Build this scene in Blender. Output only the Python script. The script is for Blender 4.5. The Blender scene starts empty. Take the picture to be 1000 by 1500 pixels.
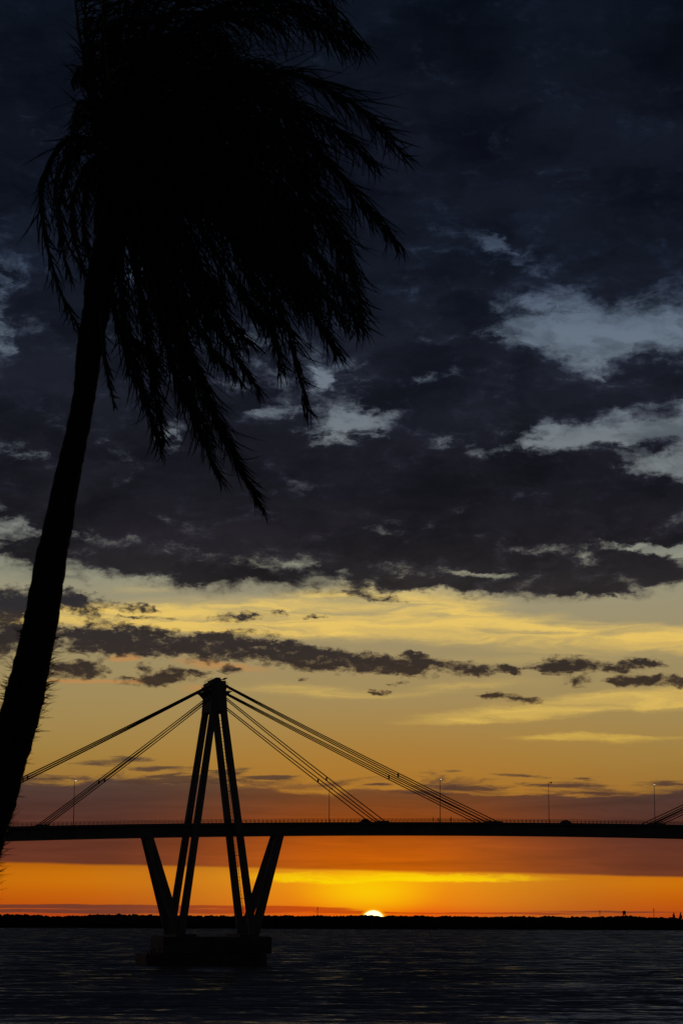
import bpy, bmesh, math, random
import numpy as np
from mathutils import Vector, Matrix, noise as mnoise

scene = bpy.context.scene
COL = scene.collection
R = math.radians
FPX = 3350.0                      # focal length in pixels of the 1000 x 1500 photograph
EYE = Vector((0.0, 0.0, 15.0))    # camera stands on the bank, 15 m above the river
PITCH, ROLL = R(10.05), R(0.22)

# ------------------------------------------------------------------ camera
cam_d = bpy.data.cameras.new('camera')
cam = bpy.data.objects.new('camera', cam_d)
COL.objects.link(cam)
CAM_R = Matrix.Rotation(R(90) + PITCH, 3, 'X') @ Matrix.Rotation(ROLL, 3, 'Z')
cam.matrix_world = Matrix.Translation(EYE) @ CAM_R.to_4x4()
cam_d.sensor_fit = 'VERTICAL'
cam_d.sensor_height = 36.0
cam_d.lens = FPX / 1500.0 * 36.0
cam_d.clip_start, cam_d.clip_end = 0.5, 80000
cam_d.dof.use_dof = True
cam_d.dof.focus_distance = 700
cam_d.dof.aperture_fstop = 10.0
scene.camera = cam
scene.view_settings.view_transform = 'Standard'
scene.view_settings.look = 'None'
scene.view_settings.exposure = 0
scene.view_settings.gamma = 1

def ray(px, py):
    return (CAM_R @ Vector(((px - 500) / FPX, (750 - py) / FPX, -1.0))).normalized()
def at(px, py, Y):
    r = ray(px, py)
    return EYE + r * (Y / r.y)
def sky_uv(px, py):
    r = ray(px, py)
    return math.atan2(r.x, r.y) * FPX, math.asin(r.z) * FPX

# ------------------------------------------------------------------ materials
def lin(c):
    return tuple(((x / 255.0) / 12.92 if x / 255.0 <= .04045 else ((x / 255.0 + .055) / 1.055) ** 2.4) for x in c)

def material(name, base, rough=.8, var=.25, scale=1.5, bump=0.0, spec=.3, stretch=(1, 1, 1), metallic=0.0):
    m = bpy.data.materials.new(name); m.use_nodes = True
    nt = m.node_tree; b = nt.nodes['Principled BSDF']
    tc = nt.nodes.new('ShaderNodeTexCoord'); mp = nt.nodes.new('ShaderNodeMapping')
    mp.inputs['Scale'].default_value = stretch
    n = nt.nodes.new('ShaderNodeTexNoise'); n.inputs['Scale'].default_value = scale
    n.inputs['Detail'].default_value = 6; n.inputs['Roughness'].default_value = .6
    cr = nt.nodes.new('ShaderNodeValToRGB')
    cr.color_ramp.elements[0].position = .3; cr.color_ramp.elements[1].position = .7
    cr.color_ramp.elements[0].color = tuple(c * (1 - var) for c in base) + (1,)
    cr.color_ramp.elements[1].color = tuple(c * (1 + var) for c in base) + (1,)
    L = nt.links
    L.new(tc.outputs['Object'], mp.inputs['Vector']); L.new(mp.outputs[0], n.inputs['Vector'])
    L.new(n.outputs['Fac'], cr.inputs[0]); L.new(cr.outputs[0], b.inputs['Base Color'])
    b.inputs['Roughness'].default_value = rough
    b.inputs['Specular IOR Level'].default_value = spec
    b.inputs['Metallic'].default_value = metallic
    if bump:
        bp = nt.nodes.new('ShaderNodeBump'); bp.inputs['Strength'].default_value = bump
        L.new(n.outputs['Fac'], bp.inputs['Height']); L.new(bp.outputs[0], b.inputs['Normal'])
    return m

M = {
    'concrete': material('weathered_concrete', (.20, .18, .165), .85, .3, .35, .3, stretch=(1, 1, .25)),
    'dark_concrete': material('wet_concrete', (.12, .11, .10), .8, .35, .3, .3),
    'cable': material('cable_sheath', (.09, .085, .08), .6, .15, 3),
    'steel': material('galvanised_steel', (.22, .22, .22), .5, .2, 4, metallic=.6),
    'dark_steel': material('painted_steel', (.07, .07, .07), .6, .2, 4),
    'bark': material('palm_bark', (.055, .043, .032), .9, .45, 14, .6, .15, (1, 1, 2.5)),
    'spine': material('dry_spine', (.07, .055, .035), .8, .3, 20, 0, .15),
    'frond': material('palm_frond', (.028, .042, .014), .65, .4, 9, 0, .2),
    'foliage': material('far_foliage', (.03, .036, .016), .9, .5, .12, 0, .1),
    'soil': material('bank_soil', (.10, .08, .055), .95, .35, .6, .3, .1),
    'grass': material('bank_grass', (.045, .06, .025), .95, .4, .8, .3, .1),
    'cloth_dark': material('dark_cloth', (.04, .04, .05), .9, .2, 8),
    'cloth_red': material('rust_cloth', (.12, .04, .03), .9, .2, 8),
    'hair': material('dark_hair', (.02, .015, .012), .6, .2, 10),
    'paint_grey': material('grey_car_paint', (.16, .16, .17), .35, .05, 3, 0, .5),
    'paint_dark': material('dark_car_paint', (.05, .05, .06), .35, .05, 3, 0, .5),
    'glass': material('car_glass', (.02, .022, .025), .08, .1, 2, 0, .6),
    'rubber': material('tyre_rubber', (.02, .02, .02), .85, .2, 10),
}
def lamp_material():
    m = bpy.data.materials.new('lit_lamp'); m.use_nodes = True
    b = m.node_tree.nodes['Principled BSDF']
    b.inputs['Base Color'].default_value = (.8, .8, .75, 1)
    b.inputs['Emission Color'].default_value = (1, .86, .6, 1)
    b.inputs['Emission Strength'].default_value = 1.05
    return m
M['lit'] = lamp_material()
M['unlit'] = material('lamp_glass', (.3, .3, .3), .3, .05, 3)

# ------------------------------------------------------------------ object helpers
def link(o, parent=None):
    COL.objects.link(o)
    if parent is not None:
        o.parent = parent
    return o
def obj(name, bm, mat, parent=None, smooth=False):
    me = bpy.data.meshes.new(name)
    bmesh.ops.recalc_face_normals(bm, faces=bm.faces)
    bm.to_mesh(me); bm.free()
    if smooth:
        me.polygons.foreach_set('use_smooth', [True] * len(me.polygons))
    me.materials.append(mat)
    return link(bpy.data.objects.new(name, me), parent)
def thing(name, label, cat, loc=(0, 0, 0), rotz=0, group=None):
    o = bpy.data.objects.new(name, None); link(o)
    o.location = loc; o.rotation_euler = (0, 0, rotz); o.empty_display_size = .5
    return tag(o, label, cat, group)
def tag(o, label, cat, group=None, kind=None):
    o['label'] = label; o['category'] = cat
    if group: o['group'] = group
    if kind: o['kind'] = kind
    return o
def struct(name, bm, mat, smooth=False):
    o = obj(name, bm, mat, None, smooth); o['kind'] = 'structure'
    return o

def hexa(bm, a, b):
    """box between two quads a (4 points) and b (4 points)"""
    va = [bm.verts.new(p) for p in a]; vb = [bm.verts.new(p) for p in b]
    bm.faces.new(va[::-1]); bm.faces.new(vb)
    for i in range(4):
        j = (i + 1) % 4
        bm.faces.new((va[i], va[j], vb[j], vb[i]))
def box(bm, x0, x1, y0, y1, z0, z1):
    hexa(bm, [(x0, y0, z0), (x1, y0, z0), (x1, y1, z0), (x0, y1, z0)],
             [(x0, y0, z1), (x1, y0, z1), (x1, y1, z1), (x0, y1, z1)])
def tube(bm, pts, radii, n=6, caps=True):
    rings = []
    m = len(pts)
    if not hasattr(radii, '__len__'): radii = [radii] * m
    up = Vector((0, 0, 1))
    for i, p in enumerate(pts):
        p = Vector(p)
        t = (Vector(pts[min(i + 1, m - 1)]) - Vector(pts[max(i - 1, 0)])).normalized()
        a = t.cross(up)
        if a.length < .05: a = t.cross(Vector((0, 1, 0)))
        a.normalize(); b = t.cross(a)
        rings.append([bm.verts.new(p + (a * math.cos(k * 2 * math.pi / n) + b * math.sin(k * 2 * math.pi / n)) * radii[i]) for k in range(n)])
    for r0, r1 in zip(rings, rings[1:]):
        for k in range(n):
            bm.faces.new((r0[k], r0[(k + 1) % n], r1[(k + 1) % n], r1[k]))
    if caps:
        bm.faces.new(rings[0][::-1]); bm.faces.new(rings[-1])
def catmull(P, n):
    P = [Vector(p) for p in P]
    P = [P[0] * 2 - P[1]] + P + [P[-1] * 2 - P[-2]]
    out = []
    segs = len(P) - 3
    for i in range(n + 1):
        x = i / n * segs; k = min(int(x), segs - 1); t = x - k
        a, b, c, d = P[k:k + 4]
        out.append(.5 * ((2 * b) + (c - a) * t + (2 * a - 5 * b + 4 * c - d) * t * t + (3 * b - a - 3 * c + d) * t ** 3))
    return out
# ------------------------------------------------------------------ world: dusk sky
W = bpy.data.worlds.new('World'); scene.world = W; W.use_nodes = True
NT = W.node_tree; NT.nodes.clear()
def nn(t, **kw):
    n = NT.nodes.new(t)
    for k, v in kw.items(): setattr(n, k, v)
    return n
def put(sock, v):
    if isinstance(v, bpy.types.NodeSocket): NT.links.new(v, sock)
    else: sock.default_value = v
def mth(op, a, b=None, c=None, clamp=False):
    n = nn('ShaderNodeMath', operation=op, use_clamp=clamp)
    put(n.inputs[0], a)
    if b is not None: put(n.inputs[1], b)
    if c is not None: put(n.inputs[2], c)
    return n.outputs[0]
def smooth(x, lo, hi, a=0.0, b=1.0):
    n = nn('ShaderNodeMapRange', interpolation_type='SMOOTHSTEP')
    put(n.inputs['Value'], x); put(n.inputs['From Min'], lo); put(n.inputs['From Max'], hi)
    put(n.inputs['To Min'], a); put(n.inputs['To Max'], b)
    return n.outputs[0]
def linear(x, lo, hi, a=0.0, b=1.0):
    n = nn('ShaderNodeMapRange', interpolation_type='LINEAR')
    put(n.inputs['Value'], x); put(n.inputs['From Min'], lo); put(n.inputs['From Max'], hi)
    put(n.inputs['To Min'], a); put(n.inputs['To Max'], b)
    return n.outputs[0]
def mixc(f, a, b, mode='MIX'):
    n = nn('ShaderNodeMix', data_type='RGBA', blend_type=mode)
    put(n.inputs['Factor'], f)
    for s, v in ((n.inputs[6], a), (n.inputs[7], b)):
        put(s, v if isinstance(v, bpy.types.NodeSocket) else tuple(v)[:3] + (1,))
    return n.outputs[2]
def noise2(vec, sx, sy, detail=6, rough=.55, dist=0.0, off=(0, 0), color=False):
    mp = nn('ShaderNodeMapping'); put(mp.inputs['Vector'], vec)
    mp.inputs['Scale'].default_value = (1 / sx, 1 / sy, 1); mp.inputs['Location'].default_value = (off[0], off[1], 0)
    n = nn('ShaderNodeTexNoise', noise_dimensions='2D'); put(n.inputs['Vector'], mp.outputs[0])
    n.inputs['Scale'].default_value = 1; n.inputs['Detail'].default_value = detail
    n.inputs['Roughness'].default_value = rough; n.inputs['Distortion'].default_value = dist
    return n.outputs['Color' if color else 'Fac']
def ramp(x, stops, lo, hi):
    """colour ramp; stops given as (photo y, sRGB colour)"""
    st = sorted((((sky_uv(500, y)[1]) - lo) / (hi - lo), lin(c)) for y, c in stops)
    n = nn('ShaderNodeValToRGB'); e = n.color_ramp.elements
    while len(e) < len(st): e.new(.5)
    for i, (p, c) in enumerate(st):
        e[i].position = min(max(p, 0), 1)
    for i, (p, c) in enumerate(st):
        e[i].color = c + (1,)
    put(n.inputs[0], linear(x, lo, hi))
    return n.outputs[0]

geo = nn('ShaderNodeTexCoord')
sep = nn('ShaderNodeSeparateXYZ'); put(sep.inputs[0], geo.outputs['Generated'])
U = mth('MULTIPLY', mth('ARCTAN2', sep.outputs[0], sep.outputs[1]), FPX)     # azimuth
V = mth('MULTIPLY', mth('ARCSINE', sep.outputs[2]), FPX)                      # elevation
cmb = nn('ShaderNodeCombineXYZ'); put(cmb.inputs[0], U); put(cmb.inputs[1], V)
UV = cmb.outputs[0]
SUN_U, SUN_V = sky_uv(546.5, 1349)
AZ = mth('ABSOLUTE', mth('SUBTRACT', U, SUN_U))                              # angle from the sun's azimuth

def warp(amp_u, amp_v, sx, sy, detail, off):
    c = noise2(UV, sx, sy, detail, .66, 0, off, True)
    s = nn('ShaderNodeVectorMath', operation='SUBTRACT'); put(s.inputs[0], c); s.inputs[1].default_value = (.5, .5, .5)
    m = nn('ShaderNodeVectorMath', operation='MULTIPLY_ADD'); put(m.inputs[0], s.outputs[0])
    m.inputs[1].default_value = (amp_u, amp_v, 0); put(m.inputs[2], UV)
    return m.outputs[0]
def blobs(vec, lst, start=None, K=1.45, gain=1.6):
    """sum of soft ellipses (photo px: cx, cy, rx, ry, clockwise tilt, strength); rx, ry reach to half strength"""
    acc = start
    for cx, cy, rx, ry, rot, st in lst:
        u, v = sky_uv(cx, cy)
        mp = nn('ShaderNodeMapping', vector_type='TEXTURE'); put(mp.inputs['Vector'], vec)
        mp.inputs['Location'].default_value = (u, v, 0)
        mp.inputs['Rotation'].default_value = (0, 0, R(-rot))
        mp.inputs['Scale'].default_value = (rx * K, ry * K, 1)
        g = nn('ShaderNodeTexGradient', gradient_type='SPHERICAL'); put(g.inputs[0], mp.outputs[0])
        acc = mth('MULTIPLY', g.outputs['Fac'], st * gain) if acc is None else mth('MULTIPLY_ADD', g.outputs['Fac'], st * gain, acc)
    return acc

VLO, VHI = -60.0, 1500.0
BIG = [(180, 590, 440, 190, 0, 1.3), (590, 462, 150, 62, 4, 1.2), (714, 582, 156, 62, 5, 1.5), (430, 738, 440, 96, 0, 1.4), (840, 712, 105, 56, 8, 1.3), (700, 770, 240, 82, 3, 1.3),
       (985, 752, 95, 44, 0, 1.4), (960, 838, 80, 15, 4, 1.1), (860, 800, 120, 40, 4, 0.8), (850, 835, 110, 28, 4, 1.1), (965, 556, 95, 44, -6, 1.5), (915, 570, 45, 22, 0, 0.7),
       (958, 656, 40, 13, -6, 1.0), (905, 650, 26, 9, 0, 0.8), (885, 597, 18, 5, 0, 0.6), (210, 822, 160, 18, 6, 0.95), (30, 812, 60, 10, 0, 0.8), (330, 840, 60, 9, 4, 0.8),
       (470, 838, 70, 14, 0, 0.8), (600, 850, 80, 14, 3, 0.9), (720, 862, 75, 12, 2, 0.9), (890, 866, 60, 7, 4, 0.8), (560, 640, 60, 25, 0, 0.3), (640, 520, 60, 22, 0, 0.6),
       (830, 590, 40, 20, 10, 0.5), (775, 540, 85, 26, 16, 0.9)]
HOLES = [(515, 628, 46, 15, -8, 1.3), (505, 605, 30, 10, 0, 0.6), (395, 605, 26, 10, -18, 1.0), (472, 560, 14, 9, -30, 1.2), (628, 554, 40, 6, -4, 0.5), (640, 648, 20, 8, 0, 0.9),
       (780, 660, 58, 7, -6, 1.1), (835, 634, 36, 11, 0, 0.8), (745, 368, 40, 12, 30, 0.62), (690, 348, 50, 8, 15, 0.45), (6, 395, 34, 30, 0, 0.75), (2, 490, 14, 26, 0, 0.75),
       (30, 662, 46, 9, 10, 0.7), (62, 668, 14, 4, 0, 0.8), (40, 773, 80, 8, 0, 0.75), (190, 793, 60, 6, 6, 0.4), (968, 806, 55, 6, 8, 1.5), (246, 642, 14, 16, 0, 1.0),
       (185, 395, 20, 20, 0, 1.1), (370, 560, 50, 10, 0, 0.4), (800, 470, 60, 10, 0, 0.3), (300, 815, 90, 6, 4, 0.22), (580, 828, 60, 5, 0, 0.25), (800, 805, 60, 7, 0, 0.4),
       (860, 815, 30, 6, 0, 0.5), (680, 840, 50, 5, 0, 0.5), (790, 446, 60, 14, 0, 0.4), (450, 824, 30, 4, 0, 0.45), (640, 840, 30, 4, 3, 0.45), (755, 840, 30, 4, 3, 0.4),
       (500, 845, 30, 4, 0, 0.4), (885, 848, 30, 4, 5, 0.4), (868, 552, 14, 18, 10, 0.35), (985, 684, 40, 14, 8, 0.6), (900, 490, 120, 16, 0, 0.4)]
SMALL = [(18, 882, 55, 21, 0, 1.2), (112, 882, 38, 16, 8, 1.1), (190, 890, 40, 5, 3, 0.8), (210, 903, 40, 3, 2, 0.7), (345, 903, 36, 7, -4, 1.0), (412, 899, 17, 4, 0, 0.8),
       (462, 901, 15, 4, 0, 0.8), (548, 874, 44, 5, 8, 0.8), (10, 930, 60, 28, 0, 1.2), (150, 937, 75, 24, 0, 1.3), (260, 946, 80, 19, 4, 1.2), (390, 952, 75, 20, 8, 1.2),
       (470, 966, 60, 16, 10, 1.1), (550, 970, 60, 13, 4, 1.1), (612, 976, 34, 16, 0, 1.1), (690, 980, 45, 10, 4, 1.0), (744, 981, 20, 8, 10, 1.0), (828, 975, 50, 13, 0, 1.2),
       (905, 978, 30, 8, 0, 0.8), (945, 971, 34, 7, 0, 1.0), (908, 997, 12, 7, 0, 0.9), (942, 997, 44, 9, 0, 1.1), (995, 998, 10, 8, 0, 1.0), (848, 999, 22, 6, 0, 0.9),
       (752, 1023, 40, 7, 6, 1.0), (714, 1018, 16, 4, 0, 0.7), (550, 1016, 17, 3, 0, 0.8), (567, 1004, 13, 3, 0, 0.7), (115, 981, 48, 11, -3, 1.2), (236, 993, 58, 10, -4, 1.2),
       (40, 975, 50, 6, 0, 0.7), (215, 977, 20, 5, 0, 0.6), (335, 980, 16, 6, 0, 0.7), (280, 985, 30, 5, 10, 0.5), (610, 958, 20, 4, 0, 0.6), (445, 993, 10, 3, 0, 0.6),
       (300, 938, 40, 10, 0, 0.6), (590, 1000, 20, 3, 0, 0.4)]
WISPS = [(185, 1113, 38, 5, 0, 0.8), (140, 1119, 40, 4, 0, 0.6), (230, 1126, 50, 4, 0, 0.6), (410, 1138, 44, 4, 0, 0.7), (545, 1149, 22, 3, 0, 0.7), (690, 1153, 55, 5, 2, 0.8),
       (760, 1136, 44, 3, 4, 0.7), (825, 1150, 62, 4.5, 0, 0.9), (968, 1149, 36, 4, 0, 0.9), (855, 1141, 20, 2, 6, 0.5), (660, 1130, 16, 2.5, 0, 0.5),
       (240, 1140, 50, 7, -4, 0.6), (60, 1140, 90, 6, 0, 0.6), (330, 1130, 40, 6, -3, 0.7), (300, 1143, 120, 8, 0, 0.7), (620, 1160, 60, 5, 0, 0.5), (890, 1163, 70, 6, 0, 0.6),
]
YELLOW = [(380, 903, 210, 20, -2, 1.3), (250, 905, 130, 12, 0, .8), (20, 908, 30, 8, 0, 1.1), (200, 863, 40, 6, 0, .5), (520, 880, 110, 24, -12, 1.0), (730, 924, 190, 17, 3, 1.5), (640, 900, 90, 20, -10, .6),
          (960, 933, 70, 13, 6, 1.1), (430, 925, 80, 8, 4, .6), (850, 1032, 160, 10, -5, 1.3), (690, 1056, 70, 4, -3, .8), (980, 1030, 80, 8, -2, .8), (866, 1082, 54, 5, 3, 1.3), (780, 1082, 30, 4, 0, .6),
          (450, 1012, 70, 7, 3, .8), (640, 1010, 120, 6, -4, .5), (800, 965, 200, 8, 0, .3), (550, 1285, 120, 4.5, 0, 1.5), (660, 1284, 120, 3, 1, .8), (120, 900, 50, 8, 0, .8), (980, 1082, 40, 3, 0, .5)]
ORANGE = [(185, 964, 30, 6, 0, 1.1), (205, 998, 55, 4, -3, .9), (330, 975, 70, 6, 6, .6), (110, 997, 60, 4, 0, .6), (310, 1008, 40, 5, 0, .5)]
LOW = [(140, 1328, 280, 2.4, 0, 1.1), (200, 1335, 300, 3.2, 0, 0.8), (440, 1332, 90, 2.2, 0, 0.8), (520, 1336, 40, 1.4, 0, 0.7), (720, 1338, 150, 1.4, 0, 0.7),
       (900, 1336, 120, 1.8, 0, 0.5)]
CLEAR = [(1352, (150, 50, 18)), (1343, (190, 64, 18)), (1330, (200, 82, 8)), (1312, (208, 102, 2)), (1294, (216, 120, 2)),
         (1280, (210, 118, 4)), (1262, (176, 96, 10)), (1225, (160, 92, 24)), (1190, (152, 96, 36)), (1150, (154, 116, 54)),
         (1110, (160, 130, 66)), (1070, (162, 138, 80)), (1020, (162, 144, 94)), (970, (158, 145, 103)), (920, (158, 149, 113)),
         (880, (157, 152, 122)), (840, (146, 150, 130)), (780, (132, 140, 134)), (690, (114, 126, 130)), (600, (106, 120, 132)),
         (490, (98, 116, 134)), (400, (64, 84, 108)), (300, (44, 60, 82)), (100, (26, 38, 58)), (-200, (18, 26, 42))]
clear = ramp(V, CLEAR, VLO, VHI)
# the Nishita sky under and behind the clouds
nish = nn('ShaderNodeTexSky', sky_type='NISHITA', sun_disc=False)
SUN_AZ = SUN_U / FPX
nish.sun_elevation = R(0.6); nish.sun_rotation = SUN_AZ
nish.altitude = 60; nish.air_density = 1.2; nish.dust_density = 2.0; nish.ozone_density = 1.5

nscale = nn('ShaderNodeVectorMath', operation='SCALE'); put(nscale.inputs[0], nish.outputs[0]); nscale.inputs['Scale'].default_value = 0.07
clear = mixc(.12, clear, nscale.outputs[0])
# glow of the low sky round the sun
glow_az = smooth(AZ, 0, 340, 1, 0)
low = smooth(V, sky_uv(500, 1290)[1], sky_uv(500, 1235)[1], 1, 0)
warm = mth('MULTIPLY', smooth(V, sky_uv(500, 1190)[1], sky_uv(500, 1010)[1], 1, 0), smooth(AZ, 40, 520, .75, 0))
clear = mixc(warm, clear, lin((182, 122, 40)))
glow_c = ramp(V, [(1348, (224, 66, 0)), (1336, (244, 100, 0)), (1322, (252, 138, 0)), (1304, (255, 150, 0)), (1284, (255, 164, 0)), (1255, (220, 130, 0))], VLO, VHI)
clear = mixc(mth('MULTIPLY', mth('MULTIPLY', glow_az, low), .95), clear, glow_c)
d_sun = nn('ShaderNodeVectorMath', operation='DISTANCE'); put(d_sun.inputs[0], UV); d_sun.inputs[1].default_value = (SUN_U, SUN_V, 0)
DS = d_sun.outputs['Value']
halo = nn('ShaderNodeVectorMath', operation='DISTANCE')
mpn = nn('ShaderNodeMapping', vector_type='TEXTURE'); put(mpn.inputs['Vector'], UV)
mpn.inputs['Location'].default_value = (SUN_U - 8, SUN_V + 44, 0); mpn.inputs['Scale'].default_value = (125, 46, 1)
put(halo.inputs[0], mpn.outputs[0])
clear = mixc(mth('MULTIPLY', smooth(halo.outputs['Value'], 0, 1, 1, 0), .88), clear, lin((255, 205, 0)))
# far from the sun the low band is duller
clear = mixc(mth('MULTIPLY', smooth(AZ, 330, 700), mth('MULTIPLY', low, .35)), clear, lin((172, 88, 14)))

# thin yellow streaks
wd = warp(90, 22, 150, 40, 5, (3.1, 7.7))
streak = noise2(wd, 170, 16, 6, .6, .6, (1.3, 4.2))
dd = blobs(wd, YELLOW, None, 1.9, 1.35)
da = mth('MULTIPLY', smooth(dd, .02, 1.25), smooth(streak, .22, .72, .22, 1.08))
yel = ramp(V, [(1360, (255, 196, 0)), (1283, (255, 214, 0)), (1265, (255, 200, 10)), (1100, (212, 172, 70)), (1030, (220, 184, 94)), (940, (234, 196, 100)), (880, (232, 198, 108)), (850, (206, 188, 130))], VLO, VHI)
sky_c = mixc(da, clear, yel)
od = smooth(blobs(wd, ORANGE), .1, .8)
sky_c = mixc(mth('MULTIPLY', od, .6), sky_c, lin((200, 136, 72)))

# purple haze bank behind the bridge
wh = warp(90, 16, 190, 60, 6, (9.1, 2.2))
sh = nn('ShaderNodeSeparateXYZ'); put(sh.inputs[0], wh)
top_y, low_y = sky_uv(500, 1152)[1], sky_uv(500, 1275)[1]
tn = noise2(wh, 150, 22, 8, .62, .5, (5.5, 1.2))
topv = mth('ADD', sh.outputs[1], mth('MULTIPLY', mth('SUBTRACT', tn, .5), 84))
topv = mth('MULTIPLY_ADD', U, .012, topv)
bank_top = smooth(topv, top_y - 8, top_y + 12, 1, 0)
lowv = mth('MULTIPLY_ADD', U, .018, V)
lowv = mth('ADD', lowv, mth('MULTIPLY', mth('SUBTRACT', noise2(UV, 160, 40, 4, .5, 0, (2, 8)), .5), 5))
bank_low = smooth(lowv, low_y - 2.0, low_y + 3.0)
bank = mth('MULTIPLY', bank_top, bank_low)
bn = noise2(UV, 200, 14, 6, .6, .4, (7.5, 3.2))
purple = ramp(V, [(1285, (104, 52, 34)), (1240, (94, 48, 36)), (1200, (78, 46, 40)), (1165, (74, 52, 48)), (1130, (84, 66, 56))], VLO, VHI)
orange = ramp(V, [(1285, (196, 92, 0)), (1240, (188, 86, 4)), (1205, (148, 68, 14)), (1170, (118, 66, 32)), (1140, (112, 78, 50))], VLO, VHI)
bank_c = mixc(mth('POWER', smooth(AZ, 20, 430, 1, 0), 1.2), purple, orange)
bank_c = mixc(1.0, bank_c, mixc(bn, (.66, .68, .70), (1.36, 1.34, 1.30)), 'MULTIPLY')
sky_c = mixc(mth('MULTIPLY', bank, .96), sky_c, bank_c)

# low strips just above the far trees
wl = warp(120, 5, 160, 14, 5, (4.4, 6.1))
ld = blobs(wl, LOW)
la = smooth(mth('ADD', ld, mth('MULTIPLY', mth('SUBTRACT', noise2(UV, 150, 5, 4, .6, 0, (1, 1)), .5), .6)), .18, .62)
low_c = mixc(smooth(AZ, 60, 420), lin((190, 62, 8)), lin((88, 50, 42)))
sky_c = mixc(mth('MULTIPLY', la, .8), sky_c, low_c)

# flat wisps over the haze bank
ww_ = warp(70, 9, 80, 16, 7, (5.9, 0.3))
wdn = blobs(ww_, WISPS)
wdn = mth('ADD', mth('MINIMUM', wdn, 1.2), mth('MULTIPLY', mth('SUBTRACT', noise2(ww_, 60, 6, 8, .64, .3, (0.2, 7.7)), .5), mth('MULTIPLY', smooth(wdn, 0, .3), 2.4)))
wc = ramp(V, [(1170, (84, 54, 42)), (1120, (82, 64, 52)), (1090, (88, 72, 54))], VLO, VHI)
sky_c = mixc(mth('MULTIPLY', smooth(wdn, .15, 1.0), .9), sky_c, wc)
# lower row of small dark clouds
wb = warp(50, 22, 46, 22, 8, (1.9, 8.3))
bd = blobs(wb, SMALL)
nb = noise2(wb, 34, 15, 9, .64, .2, (6.2, 2.9))
bdens = mth('ADD', mth('MINIMUM', bd, 1.4), mth('MULTIPLY', mth('MULTIPLY', mth('SUBTRACT', nb, .5), 2.8), smooth(bd, 0, .3)))
bdens = mth('ADD', bdens, mth('MULTIPLY', mth('SUBTRACT', noise2(UV, 13, 7, 5, .6, .2, (3.7, 0.9)), .5), mth('MULTIPLY', smooth(bd, 0, .3), 1.2)))
ba = smooth(bdens, .08, 1.22)
small_c = ramp(V, [(1160, (86, 60, 44)), (1110, (84, 66, 50)), (1020, (60, 47, 36)), (975, (50, 41, 37)), (930, (42, 37, 40)), (880, (38, 37, 44)), (840, (38, 37, 44))], VLO, VHI)
small_c = mixc(1.0, small_c, mixc(noise2(UV, 60, 26, 7, .6, .2, (2.2, 5.5)), (.7, .7, .7), (1.35, 1.35, 1.35)), 'MULTIPLY')
small_c = mixc(1.0, small_c, mixc(smooth(bdens, .5, 1.5), (1.7, 1.5, 1.3), (.85, .86, .9)), 'MULTIPLY')
sky_c = mixc(mth('MULTIPLY', ba, .97), sky_c, small_c)

# thin grey veil in the gaps of the overcast
veil = mth('MULTIPLY', smooth(noise2(wb, 90, 40, 8, .6, .4, (3.3, 9.1)), .42, .72, 0, .5), smooth(V, sky_uv(500, 880)[1], sky_uv(500, 760)[1]))
sky_c = mixc(veil, sky_c, lin((52, 60, 70)))
# the great dark overcast
wa = warp(95, 50, 80, 40, 8, (0.7, 3.3))
cover = smooth(V, sky_uv(500, 500)[1], sky_uv(500, 400)[1], 0, 1.5)
ad = blobs(wa, BIG, cover)
hd = mth('MULTIPLY', blobs(wa, HOLES, None, 2.1, 1.75), smooth(noise2(wa, 64, 26, 7, .62, .3, (1.1, 5.9)), .30, .68, .35, 1.25))
na = noise2(wa, 95, 44, 10, .62, .25, (4.1, 1.7))
adens = mth('MULTIPLY_ADD', hd, -1.0, mth('MINIMUM', ad, 1.55))
adens = mth('ADD', adens, mth('MULTIPLY', mth('SUBTRACT', na, .5), mth('MULTIPLY', smooth(ad, 0, .35), 2.4)))
adens = mth('ADD', adens, mth('MULTIPLY', mth('SUBTRACT', noise2(UV, 26, 12, 6, .62, .2, (7.1, 3.7)), .5), mth('MULTIPLY', smooth(ad, 0, .35), 1.1)))
aa = smooth(adens, -.18, 1.25)
big_c = ramp(V, [(880, (40, 36, 38)), (840, (34, 31, 35)), (790, (28, 26, 32)), (720, (23, 22, 31)), (640, (22, 23, 32)), (560, (23, 26, 36)), (460, (20, 24, 35)), (380, (17, 22, 33)), (250, (15, 19, 30)), (100, (13, 18, 28)), (0, (11, 17, 27)), (-150, (12, 18, 28))], VLO, VHI)
nshade = noise2(wa, 210, 95, 7, .58, .2, (8.8, 6.6))
big_c = mixc(1.0, big_c, mixc(smooth(nshade, .28, .72), (.62, .63, .67), (1.55, 1.55, 1.52)), 'MULTIPLY')
big_c = mixc(smooth(V, sky_uv(500, 420)[1], sky_uv(500, 230)[1], 1.0, .45), big_c, mixc(smooth(adens, .6, 1.65), (1.62, 1.66, 1.75), (.80, .79, .80)), 'MULTIPLY')
sky_c = mixc(mth('MULTIPLY', aa, .985), sky_c, big_c)

# eastern half of the sky, behind the camera: plain dusk overcast
back = smooth(mth('ABSOLUTE', U), 1900, 4200)
sky_c = mixc(back, sky_c, ramp(V, [(1350, (46, 40, 40)), (900, (37, 35, 39)), (200, (22, 24, 31))], VLO, VHI))
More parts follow.
